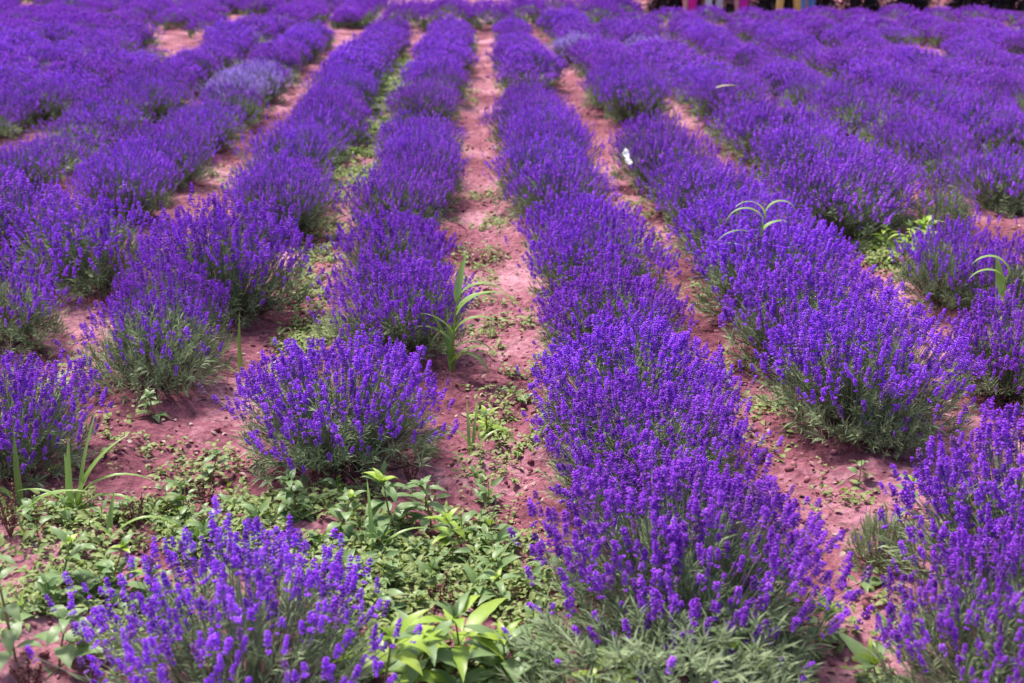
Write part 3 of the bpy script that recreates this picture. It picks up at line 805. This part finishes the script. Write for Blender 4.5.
# sprigs: each point bears several leaves
k = 5
pp = np.repeat(p, k, 0) + rng.normal(0, .012, (len(p) * k, 2))
zz = height(pp[:, 0], pp[:, 1]) + np.abs(rng.normal(.014, .016, len(pp)))
pos = np.column_stack([pp, zz])
az = rng.random(len(pp)) * 6.28; tl = rng.normal(0, .35, len(pp)); t2 = rng.normal(0, .35, len(pp))
def rot(az, a, b):
    n = len(az); R = np.zeros((n, 3, 3)); ca, sa = np.cos(az), np.sin(az)
    Rz = np.zeros((n, 3, 3)); Rz[:, 0, 0] = ca; Rz[:, 0, 1] = -sa; Rz[:, 1, 0] = sa; Rz[:, 1, 1] = ca; Rz[:, 2, 2] = 1
    Rx = np.zeros((n, 3, 3)); Rx[:, 0, 0] = 1; Rx[:, 1, 1] = np.cos(a); Rx[:, 1, 2] = -np.sin(a); Rx[:, 2, 1] = np.sin(a); Rx[:, 2, 2] = np.cos(a)
    Ry = np.zeros((n, 3, 3)); Ry[:, 1, 1] = 1; Ry[:, 0, 0] = np.cos(b); Ry[:, 0, 2] = np.sin(b); Ry[:, 2, 0] = -np.sin(b); Ry[:, 2, 2] = np.cos(b)
    return Rz @ Rx @ Ry
Rm = rot(az, tl, t2)
col = np.clip(rng.normal(.45, .30, len(pp)) + .25 * (np.repeat(vnoise(p[:, 0] * 3, p[:, 1] * 3, 5), k) - .5), 0, 1)
w = rng.integers(0, 4, len(pp)); ss = rng.uniform(.6, 1.25, len(pp)) * (1 + .035 * np.maximum(0, pos[:, 1] - 5))
for q in range(4):
    s = w == q; scatter(mb, LT[q], pos[s], Rm[s], ss[s], col[s])
o = link('ground_cover', mb.mesh('ground_cover', M['cover'], True)); tag(o, 'creeping small-leaved green weeds covering the soil between the rows', 'ground cover', kind='stuff')
print('cover leaves', len(pp))
# larger spreading leaves mixed into it near the camera
p = patch_points(.085); p = p[p[:, 1] < 4.6]
k = 6; pp = np.repeat(p, k, 0); az = np.tile(np.arange(k) * 2.4, len(p)) + rng.normal(0, .3, len(pp))
LB = [small_leaf(.06, .012, 7), small_leaf(.05, .015, 7), small_leaf(.075, .016, 7)]
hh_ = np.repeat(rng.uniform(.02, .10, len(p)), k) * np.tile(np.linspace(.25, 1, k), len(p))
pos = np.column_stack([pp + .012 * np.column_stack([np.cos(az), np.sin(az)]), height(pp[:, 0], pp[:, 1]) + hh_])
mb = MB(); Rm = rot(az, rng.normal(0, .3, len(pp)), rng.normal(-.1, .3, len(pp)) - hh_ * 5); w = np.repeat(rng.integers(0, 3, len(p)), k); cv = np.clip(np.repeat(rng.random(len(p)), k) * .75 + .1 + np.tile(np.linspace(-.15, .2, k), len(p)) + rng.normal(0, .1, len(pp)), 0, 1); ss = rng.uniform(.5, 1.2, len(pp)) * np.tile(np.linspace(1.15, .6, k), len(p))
q_ = len(p); st = np.stack([np.column_stack([p, height(p[:, 0], p[:, 1])]), np.column_stack([p, height(p[:, 0], p[:, 1]) + hh_[k - 1::k] * .5]), np.column_stack([p, height(p[:, 0], p[:, 1]) + hh_[k - 1::k]])], 1)
tubes(mb, st, np.full(q_, .0022), np.full(q_, .0014), 4, np.full(q_, .7))
gp = patch_points(.05); gp = gp[gp[:, 1] < 5.2]
for g_ in gp:
    for _ in range(random.randint(1, 3)):
        leaf_mesh(mb, (g_[0], g_[1], gz(*g_)), random.random() * 6.28, random.uniform(.9, 1.5), random.uniform(.05, .17), random.uniform(.0012, .003), random.uniform(.4, 2.4), random.uniform(.3, 1), rows=8, fold=.3, shape='blade')
for q in range(3):
    s = w == q; scatter(mb, LB[q], pos[s], Rm[s], ss[s], cv[s])
o = link('low_weeds', mb.mesh('low_weeds', M['leaf'], True)); tag(o, 'low broad-leaved weed seedlings spread over the foreground soil', 'low weeds', kind='stuff')

def lane_points(n, ymax, jitter=.22):
    y = 2.4 * (ymax / 2.4) ** rng.random(n)
    lane = rng.integers(-6, 7, n)
    x = ROW0 + ROWD * lane + rng.normal(0, jitter, n)
    return np.column_stack([x, y])
p = lane_points(15000, 14, .28)
p = np.concatenate([p, patch_points(.8)])
pos = np.column_stack([p, height(p[:, 0], p[:, 1]) + rng.uniform(.001, .008, len(p))])
mb = MB(); Rm = rot(rng.random(len(p)) * 6.28, rng.normal(0, .3, len(p)), rng.normal(0, .25, len(p)))
w = rng.integers(0, 4, len(p)); ss = rng.uniform(.4, 1.2, len(p)); cv = rng.random(len(p))
for q in range(4):
    s = w == q; scatter(mb, LT[q], pos[s], Rm[s], ss[s], cv[s])
q = 4200; p = lane_points(q, 10, .3); a = rng.random(q) * 6.28; l = rng.uniform(.02, .10, q)
P0 = np.column_stack([p, height(p[:, 0], p[:, 1]) + .004]); dv = np.column_stack([np.cos(a) * l, np.sin(a) * l])
e1 = p + dv * .5 + rng.normal(0, .004, (q, 2)); e2 = p + dv
P1 = np.column_stack([e1, height(e1[:, 0], e1[:, 1]) + .007]); P2 = np.column_stack([e2, height(e2[:, 0], e2[:, 1]) + .004])
tubes(mb, np.stack([P0, P1, P2], 1), np.full(q, .0016), np.full(q, .0009), 3, rng.random(q))
o = link('leaf_litter', mb.mesh('leaf_litter', M['litter'])); tag(o, 'dry leaf and twig litter strewn over the pink soil', 'litter', kind='stuff')

ct = (OCT_V * (1, .8, .55) , [OCT_F], np.zeros(6))
# rounder clod template
phi = (1 + 5 ** .5) / 2
ico = np.array([[-1, phi, 0], [1, phi, 0], [-1, -phi, 0], [1, -phi, 0], [0, -1, phi], [0, 1, phi], [0, -1, -phi], [0, 1, -phi], [phi, 0, -1], [phi, 0, 1], [-phi, 0, -1], [-phi, 0, 1]]) / 1.9
icf = np.array([[0, 11, 5], [0, 5, 1], [0, 1, 7], [0, 7, 10], [0, 10, 11], [1, 5, 9], [5, 11, 4], [11, 10, 2], [10, 7, 6], [7, 1, 8], [3, 9, 4], [3, 4, 2], [3, 2, 6], [3, 6, 8], [3, 8, 9], [4, 9, 5], [2, 4, 11], [6, 2, 10], [8, 6, 7], [9, 8, 1]])
cts = [(ico * (1, .8, .6) * (1 + .16 * rng.standard_normal((12, 1))), [icf], np.zeros(12)) for _ in range(5)]
n = 60000; p = lane_points(n, 16, .28)
kp = vnoise(p[:, 0] * 2.3, p[:, 1] * 2.3, 33) > rng.random(n) * .75; p = p[kp]; n = len(p)
sz = np.minimum(.015, .0030 * np.exp(rng.normal(0, .72, n))) * (1 + .05 * p[:, 1])
pos = np.column_stack([p, height(p[:, 0], p[:, 1]) + sz * .2])
mb = MB(); Rm = rot(rng.random(n) * 6.28, rng.normal(0, .5, n), rng.normal(0, .5, n)); w = rng.integers(0, 5, n); cv = rng.random(n)
for q in range(5):
    s = w == q; scatter(mb, cts[q], pos[s], Rm[s], sz[s], cv[s])
o = link('soil_clods', mb.mesh('soil_clods', M['clod'])); tag(o, 'crumbly pink soil clods lying in the lanes', 'soil clods', kind='stuff')

# ------------------------------------------------------------------ small things on the lavender
def flat_mat(name, col, rough=.6, spec=.3):
    m, N, L, P = new_mat(name)
    n = N.new('ShaderNodeTexNoise'); n.inputs['Scale'].default_value = 14; n.inputs['Detail'].default_value = 5
    r = N.new('ShaderNodeMapRange'); r.inputs[3].default_value = .8; r.inputs[4].default_value = 1.15
    L.new(n.outputs[0], r.inputs[0])
    h = N.new('ShaderNodeHueSaturation'); h.inputs['Color'].default_value = (*col, 1); L.new(r.outputs[0], h.inputs['Value'])
    L.new(h.outputs[0], P.inputs['Base Color']); P.inputs['Roughness'].default_value = rough; P.inputs['Specular IOR Level'].default_value = spec
    return m
def at_h(px, py, y):
    """point seen through a pixel at the depth y"""
    d = CAMM.to_3x3() @ Vector(((px - W / 2) / F, -(py - H / 2) / F, -1.0)); t = y / d.y
    return Vector((d.x * t, y, CAM_H + d.z * t))
white = attr_mat('white_wing', [(0, (.9, .9, .9)), (1, (.9, .9, .9))], rough=.5, trans=.45)
bx, by = at(629, 163, .36)
b = empty('white_butterfly', (bx, by, .37)); b.scale = (1.35, 1.35, 1.35); b.location.z += .02; b.rotation_euler = (-.7, 0, .3); tag(b, 'small white butterfly perched among violet flowers', 'butterfly')
for sgn in (-1, 1):
    mb = MB()
    up = np.array([[0, 0, 0], [.006, .004, .018], [.004, .010, .036], [-.012, .014, .048], [-.024, .012, .036], [-.020, .006, .014]])
    lo = np.array([[0, 0, 0], [-.018, .006, .006], [-.020, .009, -.012], [-.006, .009, -.028], [.008, .007, -.030], [.008, .003, -.010]])
    for shp in (up, lo):
        shp = shp * (1, sgn, 1); m_ = len(shp)
        v = np.concatenate([shp, shp + (0, .0004 * sgn, 0)])
        sides = np.array([[i, (i + 1) % m_, (i + 1) % m_ + m_, i + m_] for i in range(m_)])
        mb.add(v, [np.array([list(range(m_))]), np.array([list(range(m_, 2 * m_))[::-1]]), sides], np.zeros((2 * m_, 2)))
    link('wing', mb.mesh('butterfly_wing', white), b)
mb = MB(); tubes(mb, np.array([[[.004, 0, .016], [.002, 0, .004], [0, 0, -.008], [-.001, 0, -.016]]]), np.array([.002]), np.array([.001]), 6, np.array([.2])); link('body', mb.mesh('butterfly_body', white), b)

M['dry'] = attr_mat('withered_leaf', [(0, (.36, .32, .20)), (1, (.40, .36, .26))], tip=(.36, .34, .05), rough=.6, tip_amt=1.0)
lx = (*at(716, 88, .47), .47)
mb = MB(); leaf_mesh(mb, (0, 0, 0), .15, .2, .22, .026, .35, .5, rows=10, fold=.35)
o = link('withered_leaf', mb.mesh('withered_leaf', M['dry'], True)); o.location = lx; tag(o, 'long yellowing pale leaf lying across purple bushes far right of the path', 'withered leaf')

# ------------------------------------------------------------------ far end: trees, shrubs, people on the track
M['bark'] = attr_mat('bark', [(0, (.16, .09, .08)), (1, (.30, .18, .16))], rough=.9)
M['tree_leaf'] = attr_mat('tree_leaf', [(0, (.025, .05, .02)), (1, (.08, .12, .04))], rough=.5, trans=.2)
M['dark_leaf'] = attr_mat('dark_shrub_leaf', [(0, (.035, .015, .03)), (.7, (.06, .035, .04)), (1, (.08, .07, .04))], rough=.6)
def make_tree(x, y, h, label, seed):
    r = np.random.default_rng(seed)
    root = empty('roadside_tree', (x, y, gz(x, y) - .05)); tag(root, label, 'tree', 'trees lining the far side of the track')
    mb = MB(); lean = r.normal(0, .15, 2)
    P = np.array([[[0, 0, 0], [lean[0] * .3, lean[1] * .3, h * .3], [lean[0] * .8, lean[1] * .6, h * .6], [lean[0], lean[1], h * .9]]])
    tubes(mb, P, np.array([.12]), np.array([.03]), 9, np.array([r.random()]))
    nb = 12; st = r.uniform(.28, .75, nb); a = r.random(nb) * 6.28; L = r.uniform(.9, 1.7, nb)
    b0 = np.column_stack([lean[0] * st, lean[1] * st, h * st]); b2 = b0 + np.column_stack([np.cos(a) * L, np.sin(a) * L, L * .6])
    b1 = (b0 + b2) / 2 + r.normal(0, .12, (nb, 3))
    tubes(mb, np.stack([b0, b1, b2], 1), np.full(nb, .045), np.full(nb, .012), 6, r.random(nb))
    link('trunk', mb.mesh('tree_trunk', M['bark'], True), root)
    cen = np.concatenate([b2, b1, np.column_stack([lean[0] + r.normal(0, .4, 5), lean[1] + r.normal(0, .4, 5), h * r.uniform(.8, 1.02, 5)])])
    n = 5200; w = r.integers(0, len(cen), n)
    pos = cen[w] + r.normal(0, 1, (n, 3)) * (.42, .42, .32)
    mb = MB(); scatter(mb, small_leaf(.11, .03, 4), pos, rot(r.random(n) * 6.28, r.normal(0, .6, n), r.normal(0, .6, n)), r.uniform(.6, 1.3, n), r.random(n))
    link('crown', mb.mesh('tree_crown', M['tree_leaf']), root)
def make_shrub(x, y, R_, h, label, seed):
    r = np.random.default_rng(seed); root = empty('dark_shrub', (x, y, gz(x, y) - .03)); tag(root, label, 'shrub', 'dark shrubs under the trees')
    n = 1500; ph = r.random(n) * 6.28; cz = r.random(n); sh = np.sqrt(1 - cz ** 2); d = r.uniform(.4, 1, n)
    lum = 1 + .25 * np.sin(3 * ph + seed) + .15 * np.sin(5 * ph)
    pos = np.column_stack([R_ * sh * np.cos(ph) * d * lum, R_ * sh * np.sin(ph) * d * lum, h * cz * d + .02])
    mb = MB(); scatter(mb, small_leaf(.09, .026, 4), pos, rot(ph, r.normal(0, .6, n), r.normal(0, .6, n)), r.uniform(.6, 1.3, n), r.random(n)); link('foliage', mb.mesh('shrub_foliage', M['dark_leaf']), root)
    q = 12; a = r.random(q) * 6.28
    P = np.stack([np.zeros((q, 3)), np.column_stack([.3 * R_ * np.cos(a), .3 * R_ * np.sin(a), np.full(q, h * .4)]), np.column_stack([.8 * R_ * np.cos(a), .8 * R_ * np.sin(a), np.full(q, h * .7)])], 1)
    mb = MB(); tubes(mb, P, np.full(q, .02), np.full(q, .006), 5, r.random(q)); link('branches', mb.mesh('shrub_branches', M['bark']), root)
for i in range(9):
    tx = 3.3 + i * 1.25 + random.uniform(-.2, .2)
    make_tree(tx, 25.4 + random.uniform(-.2, .3), random.uniform(4.2, 5.2), f'tree trunk behind the track, {ORD[i + 1]} from the left', 40 + i)
for i in range(11):
    tx = 3.0 + i * 1.02 + random.uniform(-.15, .15)
    make_shrub(tx, 24.6 + random.uniform(-.2, .2), random.uniform(.5, .62), random.uniform(.6, .9), f'dark shrub beyond the track, {ORD[i + 1]} from the left', 70 + i)

SKIN = flat_mat('skin', (.55, .33, .25), .5); HAIR = flat_mat('hair', (.02, .015, .015), .5)
def skinned(name, pts, edges, radii, mat, parent, sub=1):
    """a body or garment grown from a joint skeleton"""
    me = bpy.data.meshes.new(name); me.from_pydata(pts, edges, [])
    ob = bpy.data.objects.new(name + '_tmp', me); C.objects.link(ob)
    md = ob.modifiers.new('skin', 'SKIN'); 
    for i, rr in enumerate(radii): me.skin_vertices[0].data[i].radius = (rr[0], rr[1]) if isinstance(rr, tuple) else (rr, rr)
    me.skin_vertices[0].data[0].use_root = True
    ss_ = ob.modifiers.new('sub', 'SUBSURF'); ss_.levels = sub; ss_.render_levels = sub
    dg = bpy.context.evaluated_depsgraph_get(); dg.update()
    nm = bpy.data.meshes.new_from_object(ob.evaluated_get(dg)); nm.name = name
    for p_ in nm.polygons: p_.use_smooth = True
    nm.materials.clear(); nm.materials.append(mat)
    bpy.data.objects.remove(ob); bpy.data.meshes.remove(me)
    return link(name, nm, parent)

def make_person(x, y, rz, top, bottom, label, skirt=False, stride=.1, arm=.15, hat=None):
    root = empty('person', (x, y, gz(x, y)), rz); tag(root, label, 'person', 'people on the far track')
    s = stride
    J = {'pelvis': (0, 0, .93), 'waist': (0, 0, 1.08), 'chest': (0, 0, 1.28), 'neck': (0, 0, 1.43), 'jaw': (0, .012, 1.50), 'head': (0, .005, 1.58), 'crown': (0, 0, 1.645)}
    for sg, nm in ((-1, 'l'), (1, 'r')):
        J['hip' + nm] = (sg * .09, 0, .88); J['knee' + nm] = (sg * .10, sg * s * .6 + .02, .49); J['ank' + nm] = (sg * .10, sg * s, .09); J['toe' + nm] = (sg * .11, sg * s + .15, .03)
        J['sh' + nm] = (sg * .17, 0, 1.38); J['elb' + nm] = (sg * .23, -.02, 1.11); J['wr' + nm] = (sg * .22, arm, .90); J['pa' + nm] = (sg * .215, arm + .04, .83)
        for f_ in range(5): J['f%d%s' % (f_, nm)] = (sg * (.215 + (.012 if f_ < 4 else -.03)), arm + .015 + f_ * .014 if f_ < 4 else arm + .085, .745 + (.01 * abs(f_ - 1)) if f_ < 4 else .80)
    R_ = {'pelvis': (.14, .11), 'waist': (.12, .09), 'chest': (.145, .10), 'neck': .052, 'jaw': (.062, .07), 'head': (.076, .092), 'crown': (.055, .065)}
    for nm in 'lr':
        R_.update({'hip' + nm: .09, 'knee' + nm: .055, 'ank' + nm: .037, 'toe' + nm: (.038, .026), 'sh' + nm: .052, 'elb' + nm: .036, 'wr' + nm: .026, 'pa' + nm: (.036, .018)})
        for f_ in range(5): R_['f%d%s' % (f_, nm)] = .0085
    E = [('pelvis', 'waist'), ('waist', 'chest'), ('chest', 'neck'), ('neck', 'jaw'), ('jaw', 'head'), ('head', 'crown')]
    for nm in 'lr': E += [('pelvis', 'hip' + nm), ('hip' + nm, 'knee' + nm), ('knee' + nm, 'ank' + nm), ('ank' + nm, 'toe' + nm), ('chest', 'sh' + nm), ('sh' + nm, 'elb' + nm), ('elb' + nm, 'wr' + nm), ('wr' + nm, 'pa' + nm)] + [('pa' + nm, 'f%d%s' % (k_, nm)) for k_ in range(5)]
    names = list(J); ix = {n_: i for i, n_ in enumerate(names)}
    skinned('body', [J[n_] for n_ in names], [(ix[a], ix[b_]) for a, b_ in E], [R_[n_] for n_ in names], SKIN, root)
    tp = ['waist', 'chest', 'neck', 'shl', 'elbl', 'shr', 'elbr', 'pelvis']
    te = [(0, 1), (1, 2), (1, 3), (3, 4), (1, 5), (5, 6), (0, 7)]
    skinned('shirt', [J[n_] for n_ in tp[:2]] + [(0, 0, 1.40)] + [J[n_] for n_ in tp[3:]], te, [(.135, .105), (.16, .118), (.06, .06), .066, .05, .066, .05, (.155, .125)], flat_mat('shirt_cloth', top, .8), root)
    if skirt:
        mb = MB(); k = 28; rings = [(1.0, .13), (.85, .17), (.6, .16), (.20, .12), (.18, .11)]
        V = [[(rr * (1 + .06 * math.cos(7 * 6.283 * j / k))) * math.cos(6.283 * j / k), .85 * rr * math.sin(6.283 * j / k), zz] for zz, rr in rings for j in range(k)]
        f = [[a * k + j, a * k + (j + 1) % k, (a + 1) * k + (j + 1) % k, (a + 1) * k + j] for a in range(len(rings) - 1) for j in range(k)]
        mb.add(V, [np.array(f)], np.zeros((len(V), 2))); link('skirt', mb.mesh('skirt', flat_mat('skirt_cloth', bottom, .8), True), root)
    else:
        pl = ['pelvis', 'hipl', 'kneel', 'ankl', 'hipr', 'kneer', 'ankr']
        skinned('trousers', [J[n_] if not n_.startswith('ank') else (J[n_][0], J[n_][1] * .9, .13) for n_ in pl], [(0, 1), (1, 2), (2, 3), (0, 4), (4, 5), (5, 6)], [(.155, .125), .11, .082, .07, .11, .082, .07], flat_mat('trouser_cloth', bottom, .8), root)
    for sg in (-1, 1):
        skinned('shoe', [(sg * .10, sg * s - .03, .045), (sg * .105, sg * s + .07, .04), (sg * .112, sg * s + .17, .032)], [(0, 1), (1, 2)], [.048, .05, .036], flat_mat('shoe_leather', (.5, .45, .45), .6), root)
    skinned('hair', [(0, -.02, 1.60), (0, -.015, 1.66), (0, -.06, 1.55), (0, -.055, 1.46)], [(0, 1), (0, 2), (2, 3)], [(.085, .09), (.065, .07), .07, .045], HAIR, root)
    # face: eyes, nose, mouth
    mb = MB()
    for sg in (-1, 1): scatter(mb, (ico * (.011, .006, .007), [icf], np.zeros(12)), np.array([[sg * .03, .088, 1.575]]), np.eye(3)[None], np.ones(1), np.zeros(1))
    link('eyes', mb.mesh('eyes', HAIR), root)
    mb = MB(); scatter(mb, (OCT_V * (.012, .016, .022), [OCT_F], np.zeros(6)), np.array([[0, .094, 1.55]]), np.eye(3)[None], np.ones(1), np.zeros(1)); link('nose', mb.mesh('nose', SKIN), root)
    mb = MB(); scatter(mb, (ico * (.022, .006, .006), [icf], np.zeros(12)), np.array([[0, .080, 1.51]]), np.eye(3)[None], np.ones(1), np.zeros(1)); link('mouth', mb.mesh('mouth', flat_mat('lips', (.5, .12, .12), .5)), root)
    mb = MB()
    for sg in (-1, 1): scatter(mb, (ico * (.008, .018, .03), [icf], np.zeros(12)), np.array([[sg * .079, 0, 1.565]]), np.eye(3)[None], np.ones(1), np.zeros(1))
    link('ears', mb.mesh('ears', SKIN), root)
    return root
PY = 22.6
def gx(px, y=PY):
    return at_h(px, 5, y).x
make_person(gx(690), PY, math.pi, (.8, .75, .7), (.75, .02, .35), 'person in hot pink skirt at the far track, leftmost of the group', skirt=True)
make_person(gx(702), PY + .3, 2.6, (.3, .1, .1), (.40, .16, .18), 'person in dusky rose trousers beside the hot pink skirt')
make_person(gx(716), PY + .2, 2.9, (.6, .6, .65), (.75, .75, .82), 'person in white trousers second from the pink skirt')
make_person(gx(740), PY - .1, 3.4, (.1, .1, .15), (.62, .02, .42), 'person in magenta skirt between white and yellow trousers', skirt=True, stride=.03)
make_person(gx(789), PY, 2.2, (.6, .5, .3), (.80, .52, .16), 'person in yellow trousers on the far track', stride=.18)
make_person(gx(808), PY + .1, 3.0, (.2, .3, .5), (.14, .26, .62), 'person in light blue jeans on the far track')
make_person(gx(816), PY + .5, 3.6, (.75, .02, .25), (.78, .02, .28), 'person in crimson pink skirt beside the blue jeans', skirt=True)
print('bushes', len(single), 'mass', len(mass), 'farthest single', single[-1][7])
